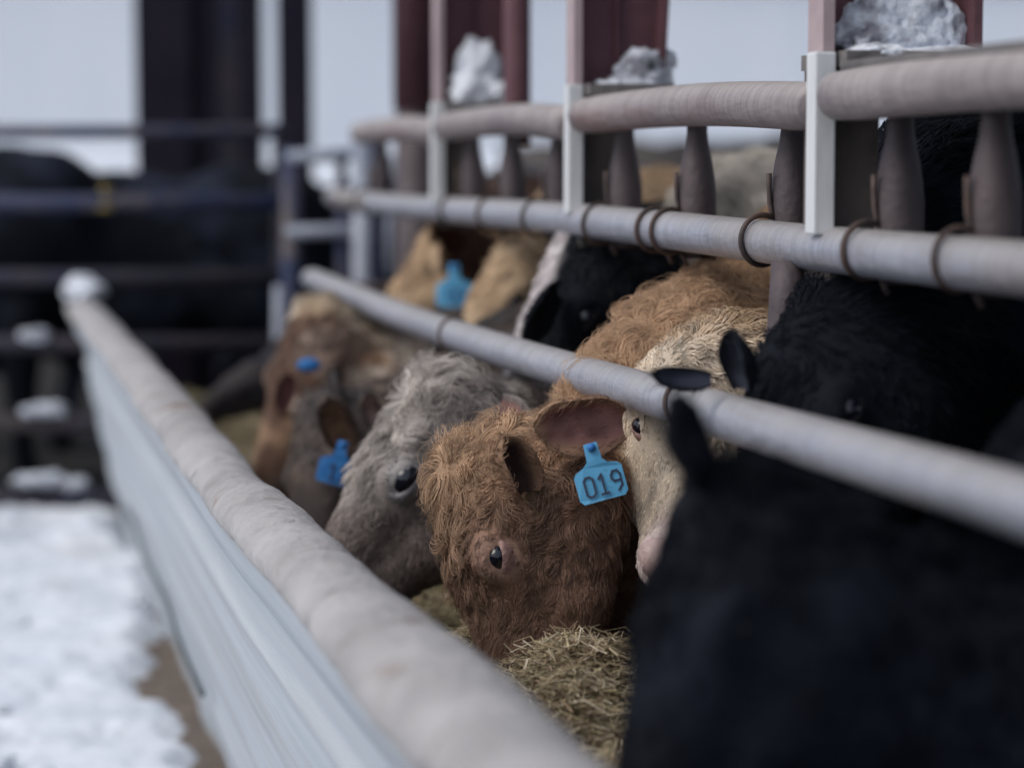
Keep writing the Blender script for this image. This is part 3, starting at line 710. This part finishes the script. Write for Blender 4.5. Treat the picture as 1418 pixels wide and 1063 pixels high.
        def flow(p):
            h = hp(p); w1 = sst(.02, .14, h[:, 0])[:, None]
            d = w1*(f+np.outer(h[:, 1]*6, s))+(1-w1)*(-f*.5+b*.9-z*.35+np.outer(np.clip(h[:, 1], -.2, .2)*4, s))
            return d-z*.35
        fur('fur', root, V, Q, pt, hair, dens, hrad, region, flow, npt, clump_sp, seed)
        # short ear hair
        for v2, q2, e, ic in zip(EV, EQ, ears, inns):
            def eh(p, n): return np.full(len(p), .014)*(.7+.6*RNG.random(len(p))), np.full(len(p), .5), np.full(len(p), .8), np.full(len(p), .3)
            dE = nrm(np.asarray(e[1])-np.asarray(e[0])); N2 = len(v2)
            out = q2[(parts[q2].sum(1) < 1.5)]
            fur('ear_hair', root, VA, out, pt, eh, dens*.5, hrad*.8, lambda c, n: np.ones(len(c)), lambda p: np.tile(dE, (len(p), 1)), 5, .012, seed+3)
            inn = q2[(parts[q2].sum(1) >= 1.5)]
            fur('ear_hair', root, VA, inn, lambda p: np.tile(np.asarray(ic)*1.15, (len(p), 1)), eh, dens*.10, hrad*.7, lambda c, n: np.ones(len(c)), lambda p: np.tile(dE, (len(p), 1)), 5, .012, seed+4)
    return root, H, S

def ear_tag(root, top, right, down, w, label, digits, m_='tagblue', ink='ink'):
    top = np.asarray(top, float); r = nrm(right); d = nrm(np.asarray(down)-r*(np.asarray(down)@r)); n = np.cross(r, d)
    if n@(np.array([0, 0, CZ])-top) < 0: n = -n
    k = w/.068
    out = [(-.010, 0), (.009, 0), (.010, .024), (.016, .030), (.030, .034), (.034, .039), (.034, .074), (.029, .080), (-.029, .080), (-.034, .074), (-.034, .042), (-.030, .036), (-.018, .031), (-.011, .024)]
    N = len(out); V = [top+k*(r*x+d*y_)+n*o_+n*(-.004*(x/.034)**2) for o_ in (.001, -.001) for x, y_ in out]
    mb = MB(); mb.add(V, [tuple(range(N)), tuple(range(2*N-1, N-1, -1))]+[(i, (i+1) % N, N+(i+1) % N, N+i) for i in range(N)])
    t = mb.build('ear_tag', M[m_], root, smooth=False); t['label'] = label
    mb = MB(); lump(mb, top+k*(d*.006)+n*.003, .006*k, 3, 12, 0.0); mb.build('tag_pin', M['tagdeep'], t).location = (0, 0, 0)
    if digits:
        G = {'0': [(0, .14, 0, .86), (0, .86, .28, 1), (.28, 1, .72, 1), (.72, 1, 1, .86), (1, .86, 1, .14), (1, .14, .72, 0), (.72, 0, .28, 0), (.28, 0, 0, .14)], '1': [(.5, 0, .5, 1), (.5, 1, .1, .8), (.1, 0, .9, 0)],
             '9': [(1, .2, 1, .8), (1, .8, .75, 1), (.75, 1, .25, 1), (.25, 1, 0, .8), (0, .8, 0, .65), (0, .65, .25, .5), (.25, .5, 1, .5), (1, .25, .5, 0)], '8': [(0, 0, 1, 0), (1, 0, 1, 1), (1, 1, 0, 1), (0, 1, 0, 0), (0, .5, 1, .5)]}
        mb = MB(); nd = len(digits); dw, dh, gap = .0125, .027, .0065; x0 = -(nd*dw+(nd-1)*gap)/2+.003
        for i, ch in enumerate(digits):
            for (xa, ya, xb, yb) in G[ch]:
                a = np.array([x0+i*(dw+gap)+xa*dw, .0715-ya*dh]); b = np.array([x0+i*(dw+gap)+xb*dw, .0715-yb*dh])
                e = (b-a)/np.linalg.norm(b-a); pn = np.array([-e[1], e[0]])*.0014; a = a-e*.0012; b = b+e*.0012
                qs = [a-pn, b-pn, b+pn, a+pn]
                mb.add([top+k*(r*q[0]+d*q[1])+n*(.0016-.004*(q[0]/.034)**2) for q in qs]+[top+k*(r*q[0]+d*q[1])+n*(.0006-.004*(q[0]/.034)**2) for q in qs], [(0, 1, 2, 3), (4, 7, 6, 5), (0, 4, 5, 1), (1, 5, 6, 2), (2, 6, 7, 3), (3, 7, 4, 0)])
        me_o = mb.build('tag_number', M[ink], t, smooth=False); me_o.location = (0, 0, 0)

GOLD = (.50, .325, .20); BROWN = (.27, .155, .105); TAN = (.46, .32, .20); CREAM = (.66, .55, .43); GREY = (.40, .365, .34); TAUPE = (.11, .09, .085); BLACK = (.005, .0065, .011); WHITE = (.72, .68, .67); DKBROWN = (.10, .055, .04)
TOCAM = lambda p: nrm(np.array([0, 0, CZ])-p)

# brown curly cow with tag 019
def p_brown(h, w):
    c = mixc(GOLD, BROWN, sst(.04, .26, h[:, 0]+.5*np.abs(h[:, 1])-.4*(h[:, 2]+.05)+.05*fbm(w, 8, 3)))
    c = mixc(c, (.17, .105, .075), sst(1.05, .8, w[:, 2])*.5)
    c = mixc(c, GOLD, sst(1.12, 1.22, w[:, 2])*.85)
    e = np.minimum(np.linalg.norm(h-[.178, .11, -.062], axis=1), np.linalg.norm(h-[.178, -.11, -.062], axis=1))
    c = mixc(c, (.46, .29, .22), sst(.05, .025, e)*.7)
    return c*(1+.28*fbm(w, 18, 3, 5)[:, None])
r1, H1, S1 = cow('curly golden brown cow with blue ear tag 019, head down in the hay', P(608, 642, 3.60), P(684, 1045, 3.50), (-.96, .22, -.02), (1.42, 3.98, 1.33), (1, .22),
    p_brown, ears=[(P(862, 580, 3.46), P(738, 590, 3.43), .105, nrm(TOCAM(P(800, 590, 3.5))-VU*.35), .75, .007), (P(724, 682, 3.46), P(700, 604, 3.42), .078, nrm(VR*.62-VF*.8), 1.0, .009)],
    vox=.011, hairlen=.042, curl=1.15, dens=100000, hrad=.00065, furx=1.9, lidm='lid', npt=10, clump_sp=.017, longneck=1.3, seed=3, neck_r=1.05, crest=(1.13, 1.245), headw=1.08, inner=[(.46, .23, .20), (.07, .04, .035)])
ear_tag(r1, P(817, 613, 3.40), VR*.95+VU*.26, -VU*.97+VR*.12, .070, 'bright blue tag reading 019', '019')

# grey cream curly cow
def p_grey(h, w):
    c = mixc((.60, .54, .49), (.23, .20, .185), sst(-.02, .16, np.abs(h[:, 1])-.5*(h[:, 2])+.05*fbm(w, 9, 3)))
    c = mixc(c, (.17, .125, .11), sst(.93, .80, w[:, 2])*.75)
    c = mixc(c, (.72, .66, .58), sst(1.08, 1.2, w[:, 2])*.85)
    e = np.linalg.norm(h-[.178, .11, -.062], axis=1); c = mixc(c, (.5, .48, .47), sst(.05, .03, e)*.6)
    return c*(1+.22*fbm(w, 20, 3, 5)[:, None])
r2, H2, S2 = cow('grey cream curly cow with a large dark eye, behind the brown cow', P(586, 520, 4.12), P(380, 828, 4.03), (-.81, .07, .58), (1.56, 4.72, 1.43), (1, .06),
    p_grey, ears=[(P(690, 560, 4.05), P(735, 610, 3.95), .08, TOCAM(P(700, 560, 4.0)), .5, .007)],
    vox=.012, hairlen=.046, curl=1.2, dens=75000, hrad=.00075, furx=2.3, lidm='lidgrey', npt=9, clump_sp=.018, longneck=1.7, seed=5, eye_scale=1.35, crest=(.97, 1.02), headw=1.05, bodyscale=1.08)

# cream face cow looking past the black one
def p_cream(h, w):
    c = mixc(CREAM, TAN, sst(.05, -.12, h[:, 0]+.1*fbm(w, 9, 3))); c = mixc(c, (.76, .62, .58), sst(.33, .42, h[:, 0]))
    return c*(1+.15*fbm(w, 20, 3, 5)[:, None])
r3, H3, S3 = cow('cream faced cow with pink nose, squeezed between brown and black cows', P(978, 486, 3.62), P(966, 752, 3.38), (.10, -.95, .28), (1.55, 3.70, 1.20), (1, .3),
    p_cream, vox=.012, hairlen=.026, curl=.6, dens=50000, hrad=.0008, furx=1.75, lidm='lid', nosec='nosepink', npt=7, clump_sp=.015, seed=7, bodyscale=.93)

# black cows at right
def p_black(h, w): return mixc(BLACK, (.026, .033, .055), sst(-.05, .55, fbm(w, 4, 3)))
r4, H4, S4 = cow('big black cow nearest the camera, head lowered past the neck rail', P(968, 655, 2.25), P(800, 1190, 2.12), (-.95, -.12, .2), (1.48, 2.30, 1.26), (1, -.15),
    p_black, ears=[(P(975, 660, 2.22), P(935, 552, 2.16), .078, nrm(-VF*.3+VR*.9), .5, .008)], inner=(.02, .02, .03), vox=.014, hairlen=.030, curl=.7, dens=26000, hrad=.0009, furx=2.0, seed=9, neck_r=1.25, clump_sp=.03, eye_scale=.55, bodyscale=1.02)
r5, H5, S5 = cow('black cow second nearest the camera, pale edged ear above the neck rail', P(1085, 455, 3.12), P(1040, 800, 2.85), (-.9, -.3, .3), (1.44, 3.36, 1.50), (1, -.15),
    p_black, ears=[(P(1034, 540, 3.02), P(1010, 460, 2.98), .075, nrm(-VR*.9-VF*.4), .6, .007), (P(985, 526, 3.02), P(905, 516, 2.99), .035, nrm(-VF+VU*.4), .5, .006)], inner=(.05, .055, .08), vox=.014, hairlen=.024, curl=.4, dens=26000, hrad=.0009, furx=2.2, seed=10, neck_r=1.15, bodyscale=1.05)

# black and white cow
def p_hol(h, w):
    m_ = np.maximum(sst(-.005, .015, h[:, 1]-.02+.03*fbm(w, 7, 3, 2))*sst(.34, .31, h[:, 0]), sst(.02, -.02, h[:, 0]+.4*h[:, 1]+.03*fbm(w, 7, 3, 2)))
    c = mixc((.66, .60, .59), BLACK, m_); return c*(1+.15*fbm(w, 20, 3, 5)[:, None])
r6, H6, S6 = cow('black and white cow with a pinkish white face between the two rails', P(800, 318, 4.68), P(640, 610, 4.48), (-.80, -.05, .55), (1.45, 4.98, 1.29), (1, .1),
    p_hol, ears=[(P(772, 400, 4.52), P(728, 470, 4.38), .085, nrm(-VF*.1+VR), .5, .008)], inner=(.012, .012, .018), vox=.015, hairlen=.030, curl=.6, dens=32000, hrad=.0009, furx=1.9, seed=12, neck_r=1.3, crest=(1.17, 1.25))

# tan cow whose edge shows beyond
def p_tan(h, w): return mixc(TAN, (.60, .45, .30), sst(-.3, .4, fbm(w, 5, 3)))
cow('plain tan cow seen as a narrow strip beyond the black and white one', P(705, 335, 5.45), P(600, 510, 5.3), (-.6, -.2, .7), (1.50, 5.85, 1.40), (1, .1), p_tan, vox=.018, hairlen=.03, curl=.4, dens=16000, hrad=.0012, furx=2.2, seed=14)

# tan and dark brown cow with unreadable blue tag
def p_mix(h, w):
    c = mixc((.50, .35, .22), DKBROWN, sst(.03, .06, np.abs(h[:, 1])+.03*fbm(w, 8, 2))*sst(.16, .10, h[:, 0])); return mixc(c, (.42, .34, .29), sst(.2, .3, h[:, 0])*.7)
r7, H7, S7 = cow('tan cow with dark brown cheek and a faded blue ear tag, under the middle rail', P(612, 308, 6.2), P(490, 520, 6.0), (-.55, -.3, .75), (1.45, 6.55, 1.38), (1, .1),
    p_mix, ears=[(P(640, 345, 6.1), P(598, 312, 5.95), .10, nrm(-VF+VR*.3), .4, .008), (P(600, 318, 6.1), P(612, 375, 5.9), .07, nrm(VF*.2+VR), .4, .008)], inner=(.10, .045, .04), vox=.018, hairlen=.032, curl=.6, dens=16000, hrad=.0013, furx=2.1, seed=15, clump_sp=.03)
ear_tag(r7, P(629, 365, 5.85), VR, -VU+VR*-.12, .088, 'faded blue tag', '00', 'tagblue', 'inkfaint')

# spotted tan face cow
def p_spot(h, w):
    c = mixc((.60, .50, .42), (.36, .23, .15), sst(.0, .12, fbm(w, 9, 3, 4))); c = mixc(c, (.62, .50, .34), sst(.08, -.03, h[:, 0]))
    c = mixc(c, TAUPE, sst(-.02, -.10, h[:, 0]-np.abs(h[:, 1])*.3-.05)); return mixc(c, DKBROWN, sst(.05, .2, fbm(w, 6, 3, 9))*.85*(h[:, 0] > .05))
r8, H8, S8 = cow('patchy cream and tan cow with dark grey neck under the neck rail end', P(432, 412, 5.75), P(338, 655, 5.55), (-.75, -.5, .4), (1.40, 5.75, 1.13), (1, -.05),
    p_spot, ears=[(P(405, 520, 5.5), P(388, 575, 5.4), .065, nrm(-VF+VR*.3), .3, .008)], inner=(.09, .035, .035), vox=.016, hairlen=.026, curl=.5, dens=20000, hrad=.0012, furx=2.0, seed=16, neck_r=1.15, crest=(.99, 1.05), clump_sp=.03)
mb = MB(); lump(mb, P(428, 505, 5.35), (.026, .01, .016), 3, 12, .05); o = mb.build('tag_button', M['tagdeep'], r8)

# dark grey brown cow, tan ear, blue tag
def p_dark(h, w):
    c = mixc((.075, .065, .065), (.17, .125, .10), sst(-.3, .4, fbm(w, 7, 3, 4))); return mixc(c, (.30, .21, .16), sst(-.1, .3, fbm(w, 5, 3, 14))*.4*sst(.05, .2, h[:, 0]))
r9, H9, S9 = cow('dark grey brown cow with upright tan ear and deep blue tag', P(432, 545, 4.95), P(392, 800, 4.75), (-.8, -.5, .2), (1.45, 5.05, 1.22), (1, .05),
    p_dark, ears=[(P(482, 622, 4.8), P(452, 552, 4.65), .078, nrm(-VF), .45, .008), (P(488, 585, 4.85), P(464, 510, 4.8), .07, nrm(VF*.4+VR), .3, .01), (P(528, 590, 4.75), P(507, 545, 4.7), .045, nrm(-VF+VR*.4), .3, .008)], inner=[(.42, .26, .18), (.03, .028, .032), (.45, .30, .28)], vox=.016, hairlen=.022, curl=.5, dens=22000, hrad=.001, furx=2.0, seed=17)
ear_tag(r9, P(476, 610, 4.62), VR*.96+VU*-.24, -VU-VR*.25, .072, 'deep blue tag reading 11', '11', 'tagdeep', 'ink')

# far dark head beyond the bunk
def p_fd(h, w): return mixc((.045, .042, .05), (.09, .075, .07), sst(-.3, .4, fbm(w, 6, 3)))
r10, _, _ = cow('dark charcoal cow with a pale nose far down the bunk', P(352, 498, 7.3), P(262, 560, 7.2), (-.3, -.3, .9), (1.5, 7.6, 1.10), (1, .2), p_fd, vox=.02, hairlen=.015, curl=.2, dens=9000, hrad=.0014, nosec='nosepink', seed=18)
# black cattle behind the gate
G3 = 'black cattle standing behind the far gate'
for i, (wx, wy, bd, hx, lab) in enumerate(((.30, 10.75, (-1, .06), .62, 'black cow with an arched back crossing behind the left of the far gate'), (1.35, 11.0, (-1, .02), .62, 'black cow behind the far gate in front of the broadest dark column'), (2.7, 11.4, (-1, .1), .7, 'black cow behind the small gate panel, mostly hidden'), (-1.1, 12.3, (1, .05), -.62, 'black cow farthest away behind the far gate'))):
    pz = 1.12 if i != 1 else 1.0
    cow(lab, (wx+hx, wy-.05, pz), (wx+hx*1.45, wy-.1, pz-.32), (0, 0, 1), (wx, wy, (1.50, 1.42, 1.4, 1.44)[i]), bd, p_black, vox=.026, dens=0, group=G3, seed=20+i, bodyscale=1.12)

# ------------------------------------------------------------------ hay in the trough
def hayz(x, y):
    p = np.stack([x, y, 0*x], 1)
    a = .585+.05*fbm(p, 2.2, 4, 3)+.055*fbm(p, 8, 4, 8)
    for (cx, cy, r, hh) in MOUNDS: a = np.maximum(a, a+hh*np.exp(-((x-cx)**2+(y-cy)**2)/r**2))
    return a
m0 = P(800, 880, 3.32); m1 = P(800, 1000, 3.05); m2 = P(620, 870, 3.75)
MOUNDS = [(m0[0]+.02, m0[1]+.05, .19, m0[2]-.60), (m0[0]-.06, m0[1]-.14, .10, .045), (m1[0]+.03, m1[1]-.05, .20, .07), (m2[0], m2[1], .16, .1), (.7, 4.6, .3, .05)]
mb = MB()
def hf(u, v):
    x = .50+u*.62; y = 1.2+v*7.7
    return np.stack([x, y, hayz(x, y)-.012], 1)
mb.add(*grid(60, 600, hf)); 
hroot = mb.build('hay', M['haybase']); tag(hroot, kind='stuff')
N = 70000
x = .50+RNG.random(N)*.60; y = np.where(RNG.random(N) < .75, 2.3+RNG.random(N)*1.6, 3.6+RNG.random(N)*4.5)
zz = hayz(x, y)+.004+RNG.random(N)**2*.022
L = .010+.075*RNG.random(N)**2.2; yaw = RNG.random(N)*6.28; pit = RNG.normal(.03, .26, N); loose = RNG.random(N) < .015; pit[loose] = RNG.uniform(.2, 1.1, loose.sum()); L[loose] *= 1.5
d = np.stack([np.cos(yaw)*np.cos(pit), np.sin(yaw)*np.cos(pit), np.sin(pit)], 1); w = (.0005+.0012*RNG.random(N)**2)
up = np.array([0, 0, 1.]); sdv = np.cross(d, up); sdv /= np.linalg.norm(sdv, axis=1)[:, None]+1e-9; nv = np.cross(sdv, d)
c = np.stack([x, y, zz], 1); bend = RNG.normal(0, .12, N)*L
V = []
for t in (-.5, 0, .5):
    for k in range(3):
        a = 2*math.pi*k/3; V.append(c+d*(L*t)[:, None]+nv*(bend*(.25-t*t)*4)[:, None]+(sdv*math.cos(a)*w[:, None]*1.3+nv*math.sin(a)*w[:, None]*.6))
V = np.stack(V, 1).reshape(-1, 3)
base = (np.arange(N)*9)[:, None]
fl = []
for s_ in (0, 3):
    for k in range(3): fl.append(np.array([s_+k, s_+(k+1) % 3, s_+3+(k+1) % 3, s_+3+k])[None]+base)
Fq = np.concatenate(fl)
me = bpy.data.meshes.new('straws'); me.vertices.add(len(V)); me.vertices.foreach_set('co', V.ravel())
me.loops.add(Fq.size); me.loops.foreach_set('vertex_index', Fq.ravel().astype(np.int32)); me.polygons.add(len(Fq)); me.polygons.foreach_set('loop_start', (np.arange(len(Fq))*4).astype(np.int32)); me.update(); me.validate()
pal = np.array([(.58, .47, .30), (.46, .38, .23), (.38, .32, .20), (.72, .62, .46), (.36, .26, .17), (.18, .14, .09)])
cc = pal[RNG.integers(0, 6, N)]*(.8+.55*RNG.random(N))[:, None]
cc = np.repeat(cc, 9, 0); ca = me.color_attributes.new('tint', 'FLOAT_COLOR', 'POINT'); ca.data.foreach_set('color', np.concatenate([cc, np.ones((len(cc), 1))], 1).astype(np.float32).ravel())
so_ = link('straws', me, M['hay'], hroot); so_['kind'] = 'stuff'
